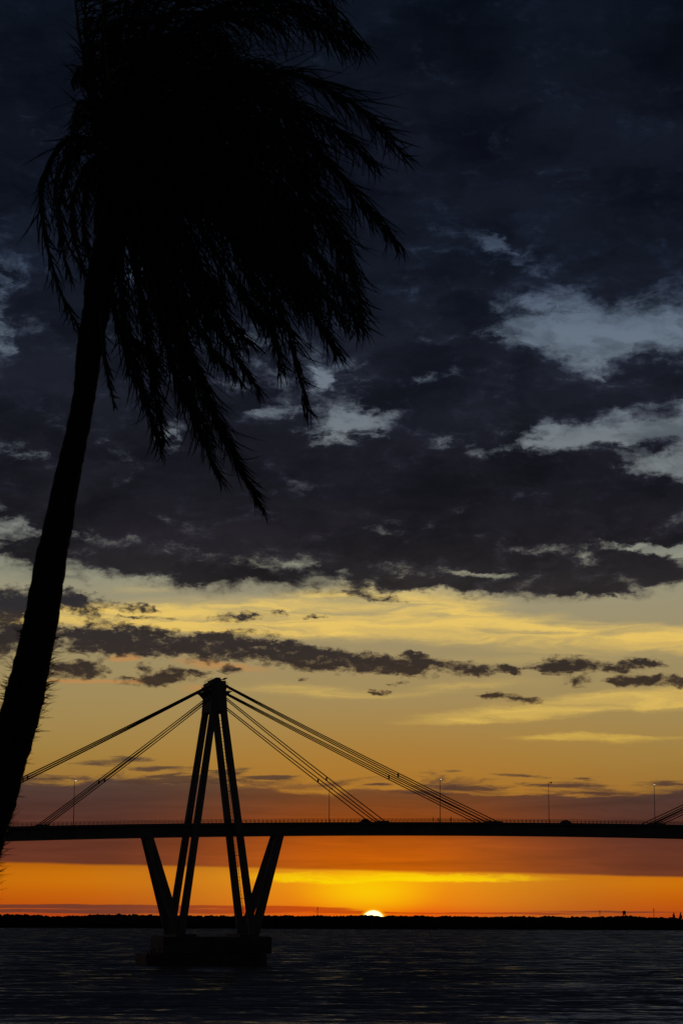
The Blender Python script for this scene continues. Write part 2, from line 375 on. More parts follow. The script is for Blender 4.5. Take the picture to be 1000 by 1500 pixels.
# the disc of the sun, flattened by refraction
mps = nn('ShaderNodeMapping', vector_type='TEXTURE'); put(mps.inputs['Vector'], UV)
mps.inputs['Location'].default_value = (SUN_U, SUN_V, 0); mps.inputs['Scale'].default_value = (17.2, 16.2, 1)
ln = nn('ShaderNodeVectorMath', operation='LENGTH'); put(ln.inputs[0], mps.outputs[0])
disc = smooth(ln.outputs['Value'], .80, 1.0, 1, 0)
rim = smooth(ln.outputs['Value'], .92, 1.3, 1, 0)
sky_c = mixc(mth('MULTIPLY', rim, .85), sky_c, (1.0, .40, 0.0))
sky_c = mixc(disc, sky_c, (2.4, 1.9, .85))

bg = nn('ShaderNodeBackground'); put(bg.inputs[0], sky_c); bg.inputs[1].default_value = 1.0
wo = nn('ShaderNodeOutputWorld'); NT.links.new(bg.outputs[0], wo.inputs[0])
W.cycles.sampling_method = 'MANUAL'; W.cycles.sample_map_resolution = 512

sun_d = bpy.data.lights.new('sun', 'SUN'); sun_d.energy = .6; sun_d.angle = R(.53); sun_d.color = (1, .55, .22)
sun = bpy.data.objects.new('sun', sun_d); link(sun)
sun.rotation_euler = Vector((math.sin(SUN_AZ), math.cos(SUN_AZ), math.tan(R(-.05)))).to_track_quat('Z', 'Y').to_euler()
sun.location = (60, 400, 120)
# ------------------------------------------------------------------ (end of the sky)
# ------------------------------------------------------------------ river and banks
def river_material():
    m = bpy.data.materials.new('river_water'); m.use_nodes = True
    nt = m.node_tree; b = nt.nodes['Principled BSDF']; L = nt.links
    b.inputs['Base Color'].default_value = (.14, .10, .062, 1)
    b.inputs['Roughness'].default_value = .16; b.inputs['IOR'].default_value = 1.33
    tc = nt.nodes.new('ShaderNodeTexCoord')
    def ns(sx, sy, detail, rough=.55, loc=(0, 0, 0)):
        mp = nt.nodes.new('ShaderNodeMapping'); mp.inputs['Scale'].default_value = (1 / sx, 1 / sy, 1)
        mp.inputs['Location'].default_value = loc
        L.new(tc.outputs['Object'], mp.inputs['Vector'])
        n = nt.nodes.new('ShaderNodeTexNoise'); n.noise_dimensions = '2D'
        n.inputs['Scale'].default_value = 1; n.inputs['Detail'].default_value = detail; n.inputs['Roughness'].default_value = rough
        L.new(mp.outputs[0], n.inputs['Vector']); return n.outputs['Fac']
    def mt(op, a, c):
        n = nt.nodes.new('ShaderNodeMath'); n.operation = op
        for s, v in ((n.inputs[0], a), (n.inputs[1], c)):
            if isinstance(v, bpy.types.NodeSocket): L.new(v, s)
            else: s.default_value = v
        return n.outputs[0]
    def nvec(sx, sy, detail, rough, loc):
        mp = nt.nodes.new('ShaderNodeMapping'); mp.inputs['Scale'].default_value = (1 / sx, 1 / sy, 1)
        mp.inputs['Location'].default_value = loc
        L.new(tc.outputs['Object'], mp.inputs['Vector'])
        n = nt.nodes.new('ShaderNodeTexNoise'); n.noise_dimensions = '2D'
        n.inputs['Scale'].default_value = 1; n.inputs['Detail'].default_value = detail; n.inputs['Roughness'].default_value = rough
        L.new(mp.outputs[0], n.inputs['Vector'])
        v = nt.nodes.new('ShaderNodeVectorMath'); v.operation = 'SUBTRACT'
        L.new(n.outputs['Color'], v.inputs[0]); v.inputs[1].default_value = (.5, .5, .5)
        return v.outputs[0]
    def vm(op, a, c):
        n = nt.nodes.new('ShaderNodeVectorMath'); n.operation = op
        for s_, v in ((n.inputs[0], a), (n.inputs[3] if op == 'SCALE' else n.inputs[1], c)):
            if isinstance(v, bpy.types.NodeSocket): L.new(v, s_)
            else: s_.default_value = v
        return n.outputs[0]
    patch = nt.nodes.new('ShaderNodeMapRange'); patch.interpolation_type = 'SMOOTHSTEP'
    L.new(ns(100, 34, 7, .7, (2, 5, 0)), patch.inputs['Value'])
    patch.inputs['From Min'].default_value = .36; patch.inputs['From Max'].default_value = .62
    patch.inputs['To Min'].default_value = .66; patch.inputs['To Max'].default_value = 1.0
    chop = vm('ADD', nvec(2.6, 2.4, 5, .65, (0, 0, 0)), nvec(14, 8, 2, .5, (4, 1, 0)))
    chop = vm('MULTIPLY', chop, (.5, .43, 0))
    # the water near the bank lies in the lee and is calmer
    sy = nt.nodes.new('ShaderNodeSeparateXYZ'); L.new(tc.outputs['Object'], sy.inputs[0])
    lee = nt.nodes.new('ShaderNodeMapRange'); lee.interpolation_type = 'SMOOTHSTEP'
    L.new(sy.outputs[1], lee.inputs['Value'])
    for k_, v_ in (('From Min', 300), ('From Max', 430), ('To Min', .56), ('To Max', 1.0)): lee.inputs[k_].default_value = v_
    patch_lee = mt('MULTIPLY', patch.outputs[0], lee.outputs[0])
    # wind waves lean: their steep faces look towards the near bank
    chop = vm('SCALE', vm('ADD', chop, (0, -.215, 0)), patch_lee)
    nrm = vm('NORMALIZE', vm('ADD', chop, (0, 0, 1)), (0, 0, 0))
    L.new(nrm, b.inputs['Normal'])
    return m
bm = bmesh.new()
xs = [-9000, -3000, -1000, -300, 0, 300, 1000, 3000, 9000]; ys = [20, 200, 600, 1200, 2000, 3060]
gv = [[bm.verts.new((x, y, 0)) for x in xs] for y in ys]
for j in range(len(ys) - 1):
    for i in range(len(xs) - 1):
        bm.faces.new((gv[j][i], gv[j][i + 1], gv[j + 1][i + 1], gv[j + 1][i]))
river = struct('river', bm, river_material())

bm = bmesh.new()                        # the bank the photographer and the palm stand on
prof = [(-400, 13.3), (-40, 13.3), (8, 13.35), (19, 13.2), (24, 12.2), (34, 7.5), (46, 1.2), (52, -.8), (60, -1.5)]
xs = np.arange(-500, 501, 10)
gv = []
for j, (y, z) in enumerate(prof):
    gv.append([bm.verts.new((x, y + 2.5 * mnoise.noise(Vector((x * .03, y * .1, 0))) * (1 if y > 20 else .2), z + .25 * mnoise.noise(Vector((x * .05, y * .2, 3))))) for x in xs])
for j in range(len(prof) - 1):
    for i in range(len(xs) - 1):
        bm.faces.new((gv[j][i], gv[j][i + 1], gv[j + 1][i + 1], gv[j + 1][i]))
struct('riverbank', bm, M['grass'], True)

bm = bmesh.new()                        # the far shore
prof = [(3040, -.5), (3047, .6), (3056, 2.0), (3100, 2.4), (6000, 3), (45000, 3)]
xs = [-30000, -8000] + list(range(-2400, 2401, 60)) + [8000, 30000]
gv = [[bm.verts.new((x, y + (6 * mnoise.noise(Vector((x * .008, 0, 0))) if y < 3200 else 0), z)) for x in xs] for y, z in prof]
for j in range(len(prof) - 1):
    for i in range(len(xs) - 1):
        bm.faces.new((gv[j][i], gv[j][i + 1], gv[j + 1][i + 1], gv[j + 1][i]))
struct('far_shore', bm, M['soil'], True)

rng = random.Random(5)
def ico(sub):
    g = bmesh.new(); bmesh.ops.create_icosphere(g, subdivisions=sub, radius=1.0)
    r = [v.co.copy() for v in g.verts], [[v.index for v in f.verts] for f in g.faces]
    g.free(); return r
ICO = {k: ico(k) for k in (1, 2)}
def clump(bm, c, rx, rz, seed, sub=2):
    vs, fs = ICO[sub]
    off = Vector((seed * 3.7, seed * 1.3, seed * .7)); nv = []
    for co in vs:
        k = 1 + .38 * mnoise.noise(co * 1.7 + off) + .2 * mnoise.noise(co * 4.5 + off)
        nv.append(bm.verts.new((c[0] + co.x * rx * k, c[1] + co.y * rx * k, c[2] + co.z * rz * k)))
    for f in fs: bm.faces.new([nv[i] for i in f])
bm = bmesh.new()                        # the far wood reads as one dark mass
x = -1500.0
while x < 1500:
    base = 2.2 * mnoise.noise(Vector((x * .012, 7.1, 0))) + 1.5 * mnoise.noise(Vector((x * .045, 2.1, 0)))
    inside = abs(x) < 640
    for row in range(3 if inside else 2):
        h = 15.9 + base + rng.uniform(-.7, .5) + row * .4
        r = rng.uniform(4.0, 7.5)
        clump(bm, (x + rng.uniform(-4, 4), 3062 + row * 13 + rng.uniform(-3, 3), h - r * .8), r, r * .8, rng.uniform(0, 100), 2)
        clump(bm, (x + rng.uniform(-4, 4), 3056 + row * 13 + rng.uniform(-3, 3), 4.6), 8.0, 6.5, rng.uniform(0, 100), 1)
        if inside and rng.random() < .75:
            r2 = rng.uniform(1.3, 2.6)
            clump(bm, (x + rng.uniform(-5, 5), 3062 + row * 13, h - r2 * .75 + rng.uniform(-.5, .4)), r2 * 1.3, r2, rng.uniform(0, 100), 1)
    x += rng.uniform(3.5, 6.0) if inside else rng.uniform(9, 13)
wood = obj('far_wood', bm, M['foliage'])
tag(wood, 'low dark wood lining the whole far river shore', 'wood', kind='stuff')

# ------------------------------------------------------------------ bridge
TH = R(15.5); D0 = 742.0
DV = Vector((math.cos(TH), math.sin(TH), 0)); TV = Vector((math.sin(TH), -math.cos(TH), 0))
AX = at(310, 1341, D0); AX.z = 0
SPAN = 245.0
bridge = thing('cable_stayed_bridge', 'long dark cable stayed concrete bridge on an A-shaped pylon across the river', 'bridge', AX, TH)
# local axes of the bridge: x along the deck, -y towards the camera (t), z up
def on_plane(px, py, t):
    r = ray(px, py); k = (t - (EYE - AX).dot(TV)) / r.dot(TV)
    p = EYE + r * k - AX
    return p.dot(DV), p.z
def fitq(lst, t):
    sz = [on_plane(x, y, t) for x, y in lst]
    return np.poly1d(np.polyfit([a for a, b in sz], [b for a, b in sz], 2))
HW = 5.6                                                   # half width of the deck
ztop_f = fitq([(15, 1209.5), (110, 1209), (200, 1208.3), (310, 1206.3), (440, 1204.3), (600, 1203.2), (760, 1204.2), (880, 1206), (1000, 1208.6)], HW)
zbot_f = fitq([(15, 1231), (110, 1229), (200, 1227), (310, 1225.3), (440, 1223.8), (600, 1222.6), (760, 1223.3), (880, 1225), (1000, 1228)], 4.6)
SMIN, SMAX = -330.0, SPAN + 330.0
def zt(s):
    return float(ztop_f(min(max(s, -120), 300))) + (0 if -120 <= s <= 300 else -.02 * (abs(s - 90) - 210))
def zb(s):
    return zt(s) - float(np.clip(ztop_f(min(max(s, -120), 300)) - zbot_f(min(max(s, -120), 300)), 3.6, 5.2))
print('deck', [(s, round(zt(s), 1), round(zb(s), 1)) for s in (-80, 0, 80, 160, 240)])

def sweep(bm, sections):
    """sections: list of (s, [(t, z), ...]) closed profile"""
    prev = None; first = None
    for s, pr in sections:
        cur = [bm.verts.new((s, -t, z)) for t, z in pr]
        if prev:
            n = len(cur)
            for k in range(n):
                bm.faces.new((prev[k], prev[(k + 1) % n], cur[(k + 1) % n], cur[k]))
        else: first = cur
        prev = cur
    bm.faces.new(first[::-1]); bm.faces.new(prev)
SS = np.linspace(SMIN, SMAX, 150)
bm = bmesh.new()
sweep(bm, [(s, [(-HW, zt(s) - .75), (-HW, zt(s)), (-HW + .3, zt(s)), (-HW + .32, zt(s) - .12), (HW - .32, zt(s) - .12), (HW - .3, zt(s)), (HW, zt(s)), (HW, zt(s) - .75), (4.9, zt(s) - 1.0), (-4.9, zt(s) - 1.0)]) for s in SS])
deck = obj('deck', bm, M['concrete'], bridge)
for sg in (1, -1):
    bm = bmesh.new()
    sweep(bm, [(s, [(sg * 4.7, zt(s) - 1.0), (sg * 4.6, zb(s)), (sg * 1.5, zb(s)), (sg * 1.4, zt(s) - 1.0)]) for s in SS])
    obj('box_girder', bm, M['concrete'], deck)
    bm = bmesh.new()
    s = -150.0
    while s < SPAN + 100:
        z = zt(s)
        box(bm, s - .05, s + .05, -sg * 5.45 - .05, -sg * 5.45 + .05, z - .05, z + 1.12)
        s += 1.4
    for dz, r in ((1.08, .05), (.72, .035), (.38, .035)):
        tube(bm, [(q, -sg * 5.45, zt(q) + dz) for q in np.linspace(-150, SPAN + 100, 70)], r, 4)
    obj('railing', bm, M['dark_steel'], deck)

Z_BASE = on_plane(311, 1372, 0)[1]; Z_TOPLEG = on_plane(320, 1046, 6)[1]
Z_HEAD = on_plane(316, 1000, 0)[1]; Z_CAP = on_plane(316, 995.5, 0)[1]
Z_OUT = on_plane(331, 1004.5, 5.7)[1]; Z_IN = on_plane(333, 1022.5, 5.7)[1]
Z_P1 = on_plane(336, 1013, 3)[1]
print('z', Z_BASE, Z_TOPLEG, Z_HEAD, Z_CAP, Z_OUT, Z_IN)
ZB0 = Z_BASE + .8
S_B, S_T, T_B, T_T = 11.55, 1.85, 8.5, 6.1
def leg_centre(z, ss, ts):
    k = (z - ZB0) / (Z_TOPLEG - ZB0)
    return ss * (S_B + (S_T - S_B) * k), ts * (T_B + (T_T - T_B) * k)
def quad(s, t, z, a, b):
    return [(s - a, -t - b, z), (s + a, -t - b, z), (s + a, -t + b, z), (s - a, -t + b, z)]
OUT_S, IN_S = 93.5, 55.5                                    # where the stays meet the deck

def pylon(s0):
    bm = bmesh.new()                                        # the head that joins the four legs
    zl = Z_TOPLEG + .9
    hexa(bm, quad(s0, 0, zl, 2.7, 7.25), quad(s0, 0, Z_P1 - .6, 2.35, 6.9))
    hexa(bm, quad(s0, 0, Z_P1 - .6, 2.3, 6.85), quad(s0, 0, Z_HEAD, 2.25, 6.7))
    py_ = obj('pylon', bm, M['concrete'], bridge)
    bm = bmesh.new()                                        # small house and rails on top
    hexa(bm, quad(s0 - .3, 1.0, Z_HEAD + .003, 1.3, 4.6), quad(s0 - .3, 1.0, Z_CAP - .25, 1.25, 4.5))
    hexa(bm, quad(s0 + .1, 3.0, Z_CAP - .247, .8, 1.6), quad(s0 + .1, 3.0, Z_CAP + .25, .7, 1.5))
    for tt in np.linspace(-6.3, 6.3, 8):
        tube(bm, [(s0 + 2.15, -tt, Z_HEAD), (s0 + 2.15, -tt, Z_HEAD + 1.0)], .05, 4)
        tube(bm, [(s0 - 2.15, -tt, Z_HEAD), (s0 - 2.15, -tt, Z_HEAD + 1.0)], .05, 4)
    for q in (2.15, -2.15):
        tube(bm, [(s0 + q, 6.3, Z_HEAD + 1.0), (s0 + q, -6.3, Z_HEAD + 1.0)], .05, 4)
    hexa(bm, quad(s0 + 1.6, 5.4, Z_CAP - .5, .55, .9), quad(s0 + 2.5, 5.4, Z_CAP + .05, .6, .9))
    obj('head_house', bm, M['concrete'], py_)
    for z, ext, tw in ((Z_P1 - .4, 4.3, 6.6), (Z_HEAD - 1.4, 3.0, 6.4)):
        for sg in (1, -1):
            bm = bmesh.new()                                # work platform on brackets
            a, b = sorted((sg * 2.32, sg * ext))
            box(bm, s0 + a, s0 + b, -tw, tw, z, z + .22)
            for tt in (-tw + .4, 0, tw - .4):
                hexa(bm, [(s0 + sg * 2.3, tt - .2, z - 1.5), (s0 + sg * 2.5, tt - .2, z - 1.5), (s0 + sg * 2.5, tt + .2, z - 1.5), (s0 + sg * 2.3, tt + .2, z - 1.5)],
                         [(s0 + sg * 2.3, tt - .2, z - .003), (s0 + sg * (ext - .3), tt - .2, z - .003), (s0 + sg * (ext - .3), tt + .2, z - .003), (s0 + sg * 2.3, tt + .2, z - .003)])
            tube(bm, [(s0 + sg * (ext - .1), -tw, z + .9), (s0 + sg * (ext - .1), tw, z + .9)], .05, 4)
            for tt in np.linspace(-tw, tw, 6):
                tube(bm, [(s0 + sg * (ext - .1), tt, z + .2), (s0 + sg * (ext - .1), tt, z + .9)], .04, 4)
            obj('platform', bm, M['dark_steel'], py_)
    for ss in (1, -1):
        for ts in (1, -1):
            bm = bmesh.new()
            rings = []
            for i in range(9):
                z = ZB0 + (Z_TOPLEG + 1.6 - ZB0) * i / 8
                s, t = leg_centre(z, ss, ts)
                k = i / 8
                rings.append([bm.verts.new(p) for p in quad(s0 + s, t, z, 1.08 - .18 * k, 1.35 - .12 * k)])
            for r0, r1 in zip(rings, rings[1:]):
                for k in range(4):
                    bm.faces.new((r0[k], r0[(k + 1) % 4], r1[(k + 1) % 4], r1[k]))
            bm.faces.new(rings[0][::-1]); bm.faces.new(rings[-1])
            obj('leg', bm, M['concrete'], py_)
            bm = bmesh.new()                                # raking strut from the leg's foot to the deck
            zd = zb(s0 + ss * 21.3)
            hexa(bm, quad(s0 + ss * 12.2, ts * 8.0, ZB0, 1.35, .95), quad(s0 + ss * 21.3, ts * 3.0, zd - .01, 1.35, .95))
            obj('strut', bm, M['concrete'], py_)
        bm = bmesh.new()
        a, b = sorted((ss * 7.0, ss * 13.4))
        hexa(bm, [(s0 + a, -10.2, Z_BASE - .1), (s0 + b, -10.2, Z_BASE - .1), (s0 + b, 10.2, Z_BASE - .1), (s0 + a, 10.2, Z_BASE - .1)],
                 [(s0 + a + .2, -10, ZB0 + .05), (s0 + b - .2, -10, ZB0 + .05), (s0 + b - .2, 10, ZB0 + .05), (s0 + a + .2, 10, ZB0 + .05)])
        obj('pedestal', bm, M['dark_concrete'], py_)
    # access ladder with hoops up the far right leg
    bm = bmesh.new()
    pts = []
    for i in range(60):
        z = ZB0 + 1 + (Z_TOPLEG - 2 - ZB0) * i / 59
        s, t = leg_centre(z, 1, -1)
        pts.append((s0 + s + 1.75, -t, z))
    for d in (-.25, .25):
        tube(bm, [(p[0], p[1] + d, p[2]) for p in pts], .05, 4)
    for i, p in enumerate(pts):
        box(bm, p[0] - .75, p[0] + .05, p[1] - .25, p[1] + .25, p[2] - .04, p[2] + .04)
        if i % 6 == 3:
            box(bm, p[0] - .3, p[0] + .6, p[1] - .5, p[1] + .5, p[2] - .07, p[2] + .07)
    obj('access_ladder', bm, M['dark_steel'], py_)
    # the pier the pylon stands on
    bm = bmesh.new()
    box(bm, s0 - 17.6, s0 + 17.2, -10.8, 10.8, 3.6, Z_BASE)
    base = obj('pier_base', bm, M['dark_concrete'], bridge)
    bv = base.modifiers.new('Bevel', 'BEVEL'); bv.width = .25; bv.segments = 2
    bm = bmesh.new()
    pr = [(-22.6, -9.5), (-20.5, -12), (12, -13), (15.5, -11), (15.5, 11), (12, 13), (-20.5, 12), (-22.6, 9.5)]
    lo = [bm.verts.new((s0 + x, y, -1.2)) for x, y in pr]; hi = [bm.verts.new((s0 + x, y, 3.4)) for x, y in pr]
    bm.faces.new(lo[::-1]); bm.faces.new(hi)
    for k in range(8): bm.faces.new((lo[k], lo[(k + 1) % 8], hi[(k + 1) % 8], hi[k]))
    for k in range(9):                                     # fender timbers along the face
        x = s0 - 19 + k * 3.9
        box(bm, x - .18, x + .18, -13.35, -12.95, -1, 3.2)
    obj('fender', bm, M['dark_concrete'], base)
    for x, y, h in ((-21.2, -4, .9), (-20.0, -8, 1.5), (-18.9, 2, 1.1), (-18.6, -10.5, 1.9)):
        bm = bmesh.new()
        tube(bm, [(s0 + x, y, 3.39), (s0 + x, y, 3.4 + h * .7), (s0 + x, y, 3.4 + h * .72), (s0 + x, y, 3.4 + h)], [.22, .2, .36, .3], 10)
        obj('bollard', bm, M['dark_steel'], base)
    # stays: three strands to the outer, two to the inner anchorage, in two planes
    for ts in (1, -1):
        for ss in (1, -1):
            for reach, z0, offs in ((OUT_S, Z_OUT, ((-2.1, -.3), (0, 0), (2.1, .3))), (IN_S, Z_IN, ((-1.1, -.3), (1.1, .3)))):
                tm = 5.0
                for ds, dz in offs:
                    s1 = s0 + ss * (reach + ds)
                    a = Vector((s0 + ss * 2.2, -ts * 5.9, z0 + dz)); b = Vector((s1, -ts * tm, zt(s1) - .05))
                    pts = []
                    for i in range(13):
                        k = i / 12; p = a.lerp(b, k); p.z -= .5 * 4 * k * (1 - k) * (reach / 93)
                        pts.append(p)
                    bm = bmesh.new(); tube(bm, pts, .175, 6)
                    obj('stay_cable', bm, M['cable'], bridge, True)
                bm = bmesh.new()                            # clamp that ties the strands together
                k = .64; p = a.lerp(b, k); p.z -= .5 * 4 * k * (1 - k)
                c = Vector((s0 + ss * (2.2 + (reach - 2.2) * k), p.y, p.z - (offs[-1][1] * (1 - k))))
                box(bm, c.x - .22, c.x + .22, c.y - .2, c.y + .2, c.z - .55, c.z + .55)
                obj('cable_clamp', bm, M['dark_steel'], bridge)
                bm = bmesh.new()                            # anchorage block on the deck
                sm = s0 + ss * reach; ln_ = 3.6 if reach == OUT_S else 2.6
                hexa(bm, quad(sm, ts * 5.0, zt(sm) - .13, ln_, .3), quad(sm, ts * 5.0, zt(sm) + .42, ln_ - .9, .25))
                obj('anchorage', bm, M['concrete'], bridge)
    return py_
pylon(0.0)
pylon(SPAN)
for s in (-163.0, SPAN + 163.0, -245.0, SPAN + 245.0):     # approach piers beside the cable-stayed spans
    bm = bmesh.new()
    hexa(bm, quad(s, 0, -1.2, 2.2, 5.2), quad(s, 0, zb(s) - .01, 1.5, 4.4))
    obj('approach_pier', bm, M['concrete'], bridge)

def deck_point(px, t, py=1205):
    s, _ = on_plane(px, py, t)
    return s
def bridge_world(s, t, z):
    return AX + DV * s + TV * t + Vector((0, 0, z))

# ------------------------------------------------------------------ street lamps on the deck
def lamp(px, ytop, t, lit, label):
    s = deck_point(px, t); z = zt(s) - .12
    zz = on_plane(px, ytop, t)[1]
    h = zz - z
    root = thing('street_lamp', label, 'street lamp', bridge_world(s, t, z), TH, 'lamps along the bridge deck')
    bm = bmesh.new(); tube(bm, [(0, 0, 0), (0, 0, .5), (0, 0, .52), (0, 0, h)], [.2, .2, .13, .08], 8)
    obj('pole', bm, M['steel'], root, True)
    dy = 1 if t > 0 else -1
    bm = bmesh.new(); tube(bm, [(0, 0, h - .05), (.25, dy * .5, h + .15), (.45, dy * 1.2, h + .2)], [.07, .06, .05], 6)
    obj('arm', bm, M['steel'], root, True)
    bm = bmesh.new()
    hexa(bm, [(.3, dy * 1.1 - .3, h + .1), (.85, dy * 1.1 - .3, h + .1), (.85, dy * 1.1 + .55, h + .1), (.3, dy * 1.1 + .55, h + .1)],
             [(.4, dy * 1.1 - .2, h + .32), (.75, dy * 1.1 - .2, h + .32), (.75, dy * 1.1 + .4, h + .32), (.4, dy * 1.1 + .4, h + .32)])
    hd_ = obj('lamp_head', bm, M['steel'], root)
    bm = bmesh.new(); g = bmesh.ops.create_uvsphere(bm, u_segments=12, v_segments=8, radius=.26)
    for v in g['verts']: v.co = Vector((.57 + v.co.x, dy * 1.1 + .12 + v.co.y * 1.2, h + .02 + v.co.z * .7))
    obj('lens', bm, M['lit' if lit else 'unlit'], hd_, True)
lamp(108, 1143, 5.1, True, 'lit street lamp on the bridge beside the palm trunk, left of the pylon')
lamp(482, 1156, -5.1, False, 'unlit lamp post behind the inner right stay cables')
lamp(644.5, 1141, 5.1, True, 'lit street lamp crossing the outer right stays, beside the walkers')
lamp(803.5, 1147, -5.1, False, 'unlit lamp post standing alone between the two sets of stays')
lamp(958.5, 1149, 5.1, True, 'lit lamp at the far right behind the rising stay cables')

# ------------------------------------------------------------------ walkers on the deck
def person(px, label, cloth, stride, height, turn):
    t = 4.6
    s = deck_point(px, t); z = zt(s) - .12
    k = height / 1.72
    J = {'pelvis': (0, 0, .92, .135), 'waist': (0, 0, 1.06, .12), 'chest': (0, .01, 1.28, .15), 'neck': (0, 0, 1.45, .06), 'head': (0, -.01, 1.56, .085), 'crown': (0, 0, 1.66, .075)}
    edges = [('pelvis', 'waist'), ('waist', 'chest'), ('chest', 'neck'), ('neck', 'head'), ('head', 'crown')]
    for sg, n in ((1, 'l'), (-1, 'r')):
        f = stride * sg
        J.update({'hip' + n: (sg * .09, 0, .86, .095), 'knee' + n: (sg * .1, -.02 - f * .18, .48, .065), 'ankle' + n: (sg * .1, .03 - f * .3, .09, .045), 'toe' + n: (sg * .11, -.12 - f * .3, .04, .04),
                  'sh' + n: (sg * .19, .01, 1.38, .06), 'elb' + n: (sg * .25, .03 + f * .1, 1.1, .045), 'wr' + n: (sg * .24, -.06 + f * .2, .87, .035), 'hand' + n: (sg * .24, -.09 + f * .22, .79, .04)})
        edges += [('pelvis', 'hip' + n), ('hip' + n, 'knee' + n), ('knee' + n, 'ankle' + n), ('ankle' + n, 'toe' + n), ('chest', 'sh' + n), ('sh' + n, 'elb' + n), ('elb' + n, 'wr' + n), ('wr' + n, 'hand' + n)]
        for q, (dx, dz, ln_) in enumerate(((.0, -.0, .1), (.012, -.0, .11), (.024, 0, .105), (-.012, .01, .085), (-.03, .05, .07))):
            fn = 'f%d%s' % (q, n); hx, hy, hz, _ = J['hand' + n]
            J[fn] = (hx, hy - .02 + dx * 1.2, hz + dz - ln_, .009)
            edges.append(('hand' + n, fn))
    names = list(J)
    me = bpy.data.meshes.new('person')
    me.from_pydata([tuple(c * k for c in J[n][:3]) for n in names], [(names.index(a), names.index(b)) for a, b in edges], [])
    o = link(bpy.data.objects.new('person', me))
    sk = o.modifiers.new('Skin', 'SKIN')
    for i, n in enumerate(names):
        me.skin_vertices[0].data[i].radius = (J[n][3] * k, J[n][3] * k)
    me.skin_vertices[0].data[0].use_root = True
    sb_ = o.modifiers.new('Subdivision', 'SUBSURF'); sb_.levels = sb_.render_levels = 2
    me.materials.append(cloth)
    o.location = bridge_world(s, t, z); o.rotation_euler = (0, 0, TH + turn)
    tag(o, label, 'person', 'walkers on the bridge')
    bm = bmesh.new(); g = bmesh.ops.create_icosphere(bm, subdivisions=2, radius=.1 * k)
    for v in g['verts']: v.co = Vector((v.co.x, v.co.y * 1.1 + .02, max(v.co.z, -.03) + 1.63 * k))
    obj('hair', bm, M['hair'], o, True)
person(634, 'person standing at the bridge railing left of the lit lamp post', M['cloth_dark'], .35, 1.78, 1.3)
person(642, 'person at the foot of the lit lamp post on the bridge', M['cloth_red'], .2, 1.6, 2.0)
person(660, 'tallest person on the bridge, right of the lit lamp under the stays', M['cloth_dark'], .3, 1.9, -1.4)

# ------------------------------------------------------------------ cars on the deck
def car(px, label, paint, length):
    t = -3.9
    s = deck_point(px, t); z = zt(s) - .12
    root = thing('car', label, 'car', bridge_world(s, t, z), TH, 'cars crossing the bridge')
    prof = [(-.5, .35), (-.5, .75), (-.47, .88), (-.36, .95), (-.22, 1.42), (.14, 1.46), (.29, .98), (.44, .86), (.5, .7), (.5, .35)]
    bm = bmesh.new()
    rows = []
    for y, kx, kz in ((-.82, .97, .96), (-.74, 1, 1), (.74, 1, 1), (.82, .97, .96)):
        rows.append([bm.verts.new((x * length * kx, y * (1 if zz < 1.0 else .86), .35 + (zz - .35) * kz)) for x, zz in prof])
    for r0, r1 in zip(rows, rows[1:]):
        for i in range(len(prof)):
            j = (i + 1) % len(prof); bm.faces.new((r0[i], r0[j], r1[j], r1[i]))
    bm.faces.new(rows[0][::-1]); bm.faces.new(rows[-1])
    obj('body', bm, paint, root)
    for sg in (1, -1):
        bm = bmesh.new()
        q = [(-.3 * length, .98), (-.2 * length, 1.36), (.12 * length, 1.4), (.24 * length, 1.0)]
        hexa(bm, [(x, sg * (.80 if zz < 1.05 else .715), zz) for x, zz in q], [(x, sg * (.815 if zz < 1.05 else .73), zz) for x, zz in q])
        obj('window', bm, M['glass'], root)
        for wx in (-.31, .31):
            bm = bmesh.new(); tube(bm, [(wx * length, sg * .64, .31), (wx * length, sg * .84, .31)], .31, 18)
            wh_ = obj('wheel', bm, M['rubber'], root)
            bm = bmesh.new(); tube(bm, [(wx * length, sg * .80, .31), (wx * length, sg * .855, .31)], .18, 14)
            obj('rim', bm, M['steel'], wh_)
        bm = bmesh.new(); box(bm, .47 * length, .505 * length, sg * .62 - .13, sg * .62 + .13, .62, .74)
        obj('headlight', bm, M['unlit'], root)
car(535, 'dark car on the bridge below the lower end of the inner right stays', M['paint_dark'], 3.5)
car(828, 'grey car on the bridge right of the unlit lamp post standing alone', M['paint_grey'], 3.7)

# ------------------------------------------------------------------ structures above the far wood
def far(px, Y=3085):
    p = at(px, 1345, Y); return Vector((p.x, p.y, 2.4))
def zfar(px, py, Y=3085):
    return at(px, py, Y).z - 2.4
def mast(px, ytop, label):
    o = thing('radio_mast', label, 'mast', far(px), 0, 'masts beyond the far wood'); h = zfar(px, ytop)
    bm = bmesh.new(); tube(bm, [(0, 0, 0), (0, 0, h)], [.5, .22], 6)
    for k in np.linspace(.1, .95, 12): box(bm, -.5, .5, -.06, .06, h * k, h * k + .12)
    obj('pole', bm, M['dark_steel'], o)
    bm = bmesh.new(); box(bm, -.7, .7, -.3, .3, h * .86, h * .86 + 1.6)
    obj('antenna', bm, M['dark_steel'], o)
mast(465, 1328, 'thin mast on the far shore left of the setting sun')
mast(878, 1333, 'thin mast on the far shore just left of the water tower')
mast(957, 1330, 'thin mast on the far shore between water tower and paired trees')
o = thing('water_tower', 'dark water tower rising above the far wood at right', 'water tower', far(913.7))
h = zfar(913.7, 1334)
bm = bmesh.new(); tube(bm, [(0, 0, h - 5.2), (0, 0, h - 4.6), (0, 0, h - .8), (0, 0, h - .7), (0, 0, h)], [1.4, 2.1, 2.1, 2.25, .9], 16)
obj('tank', bm, M['dark_concrete'], o)
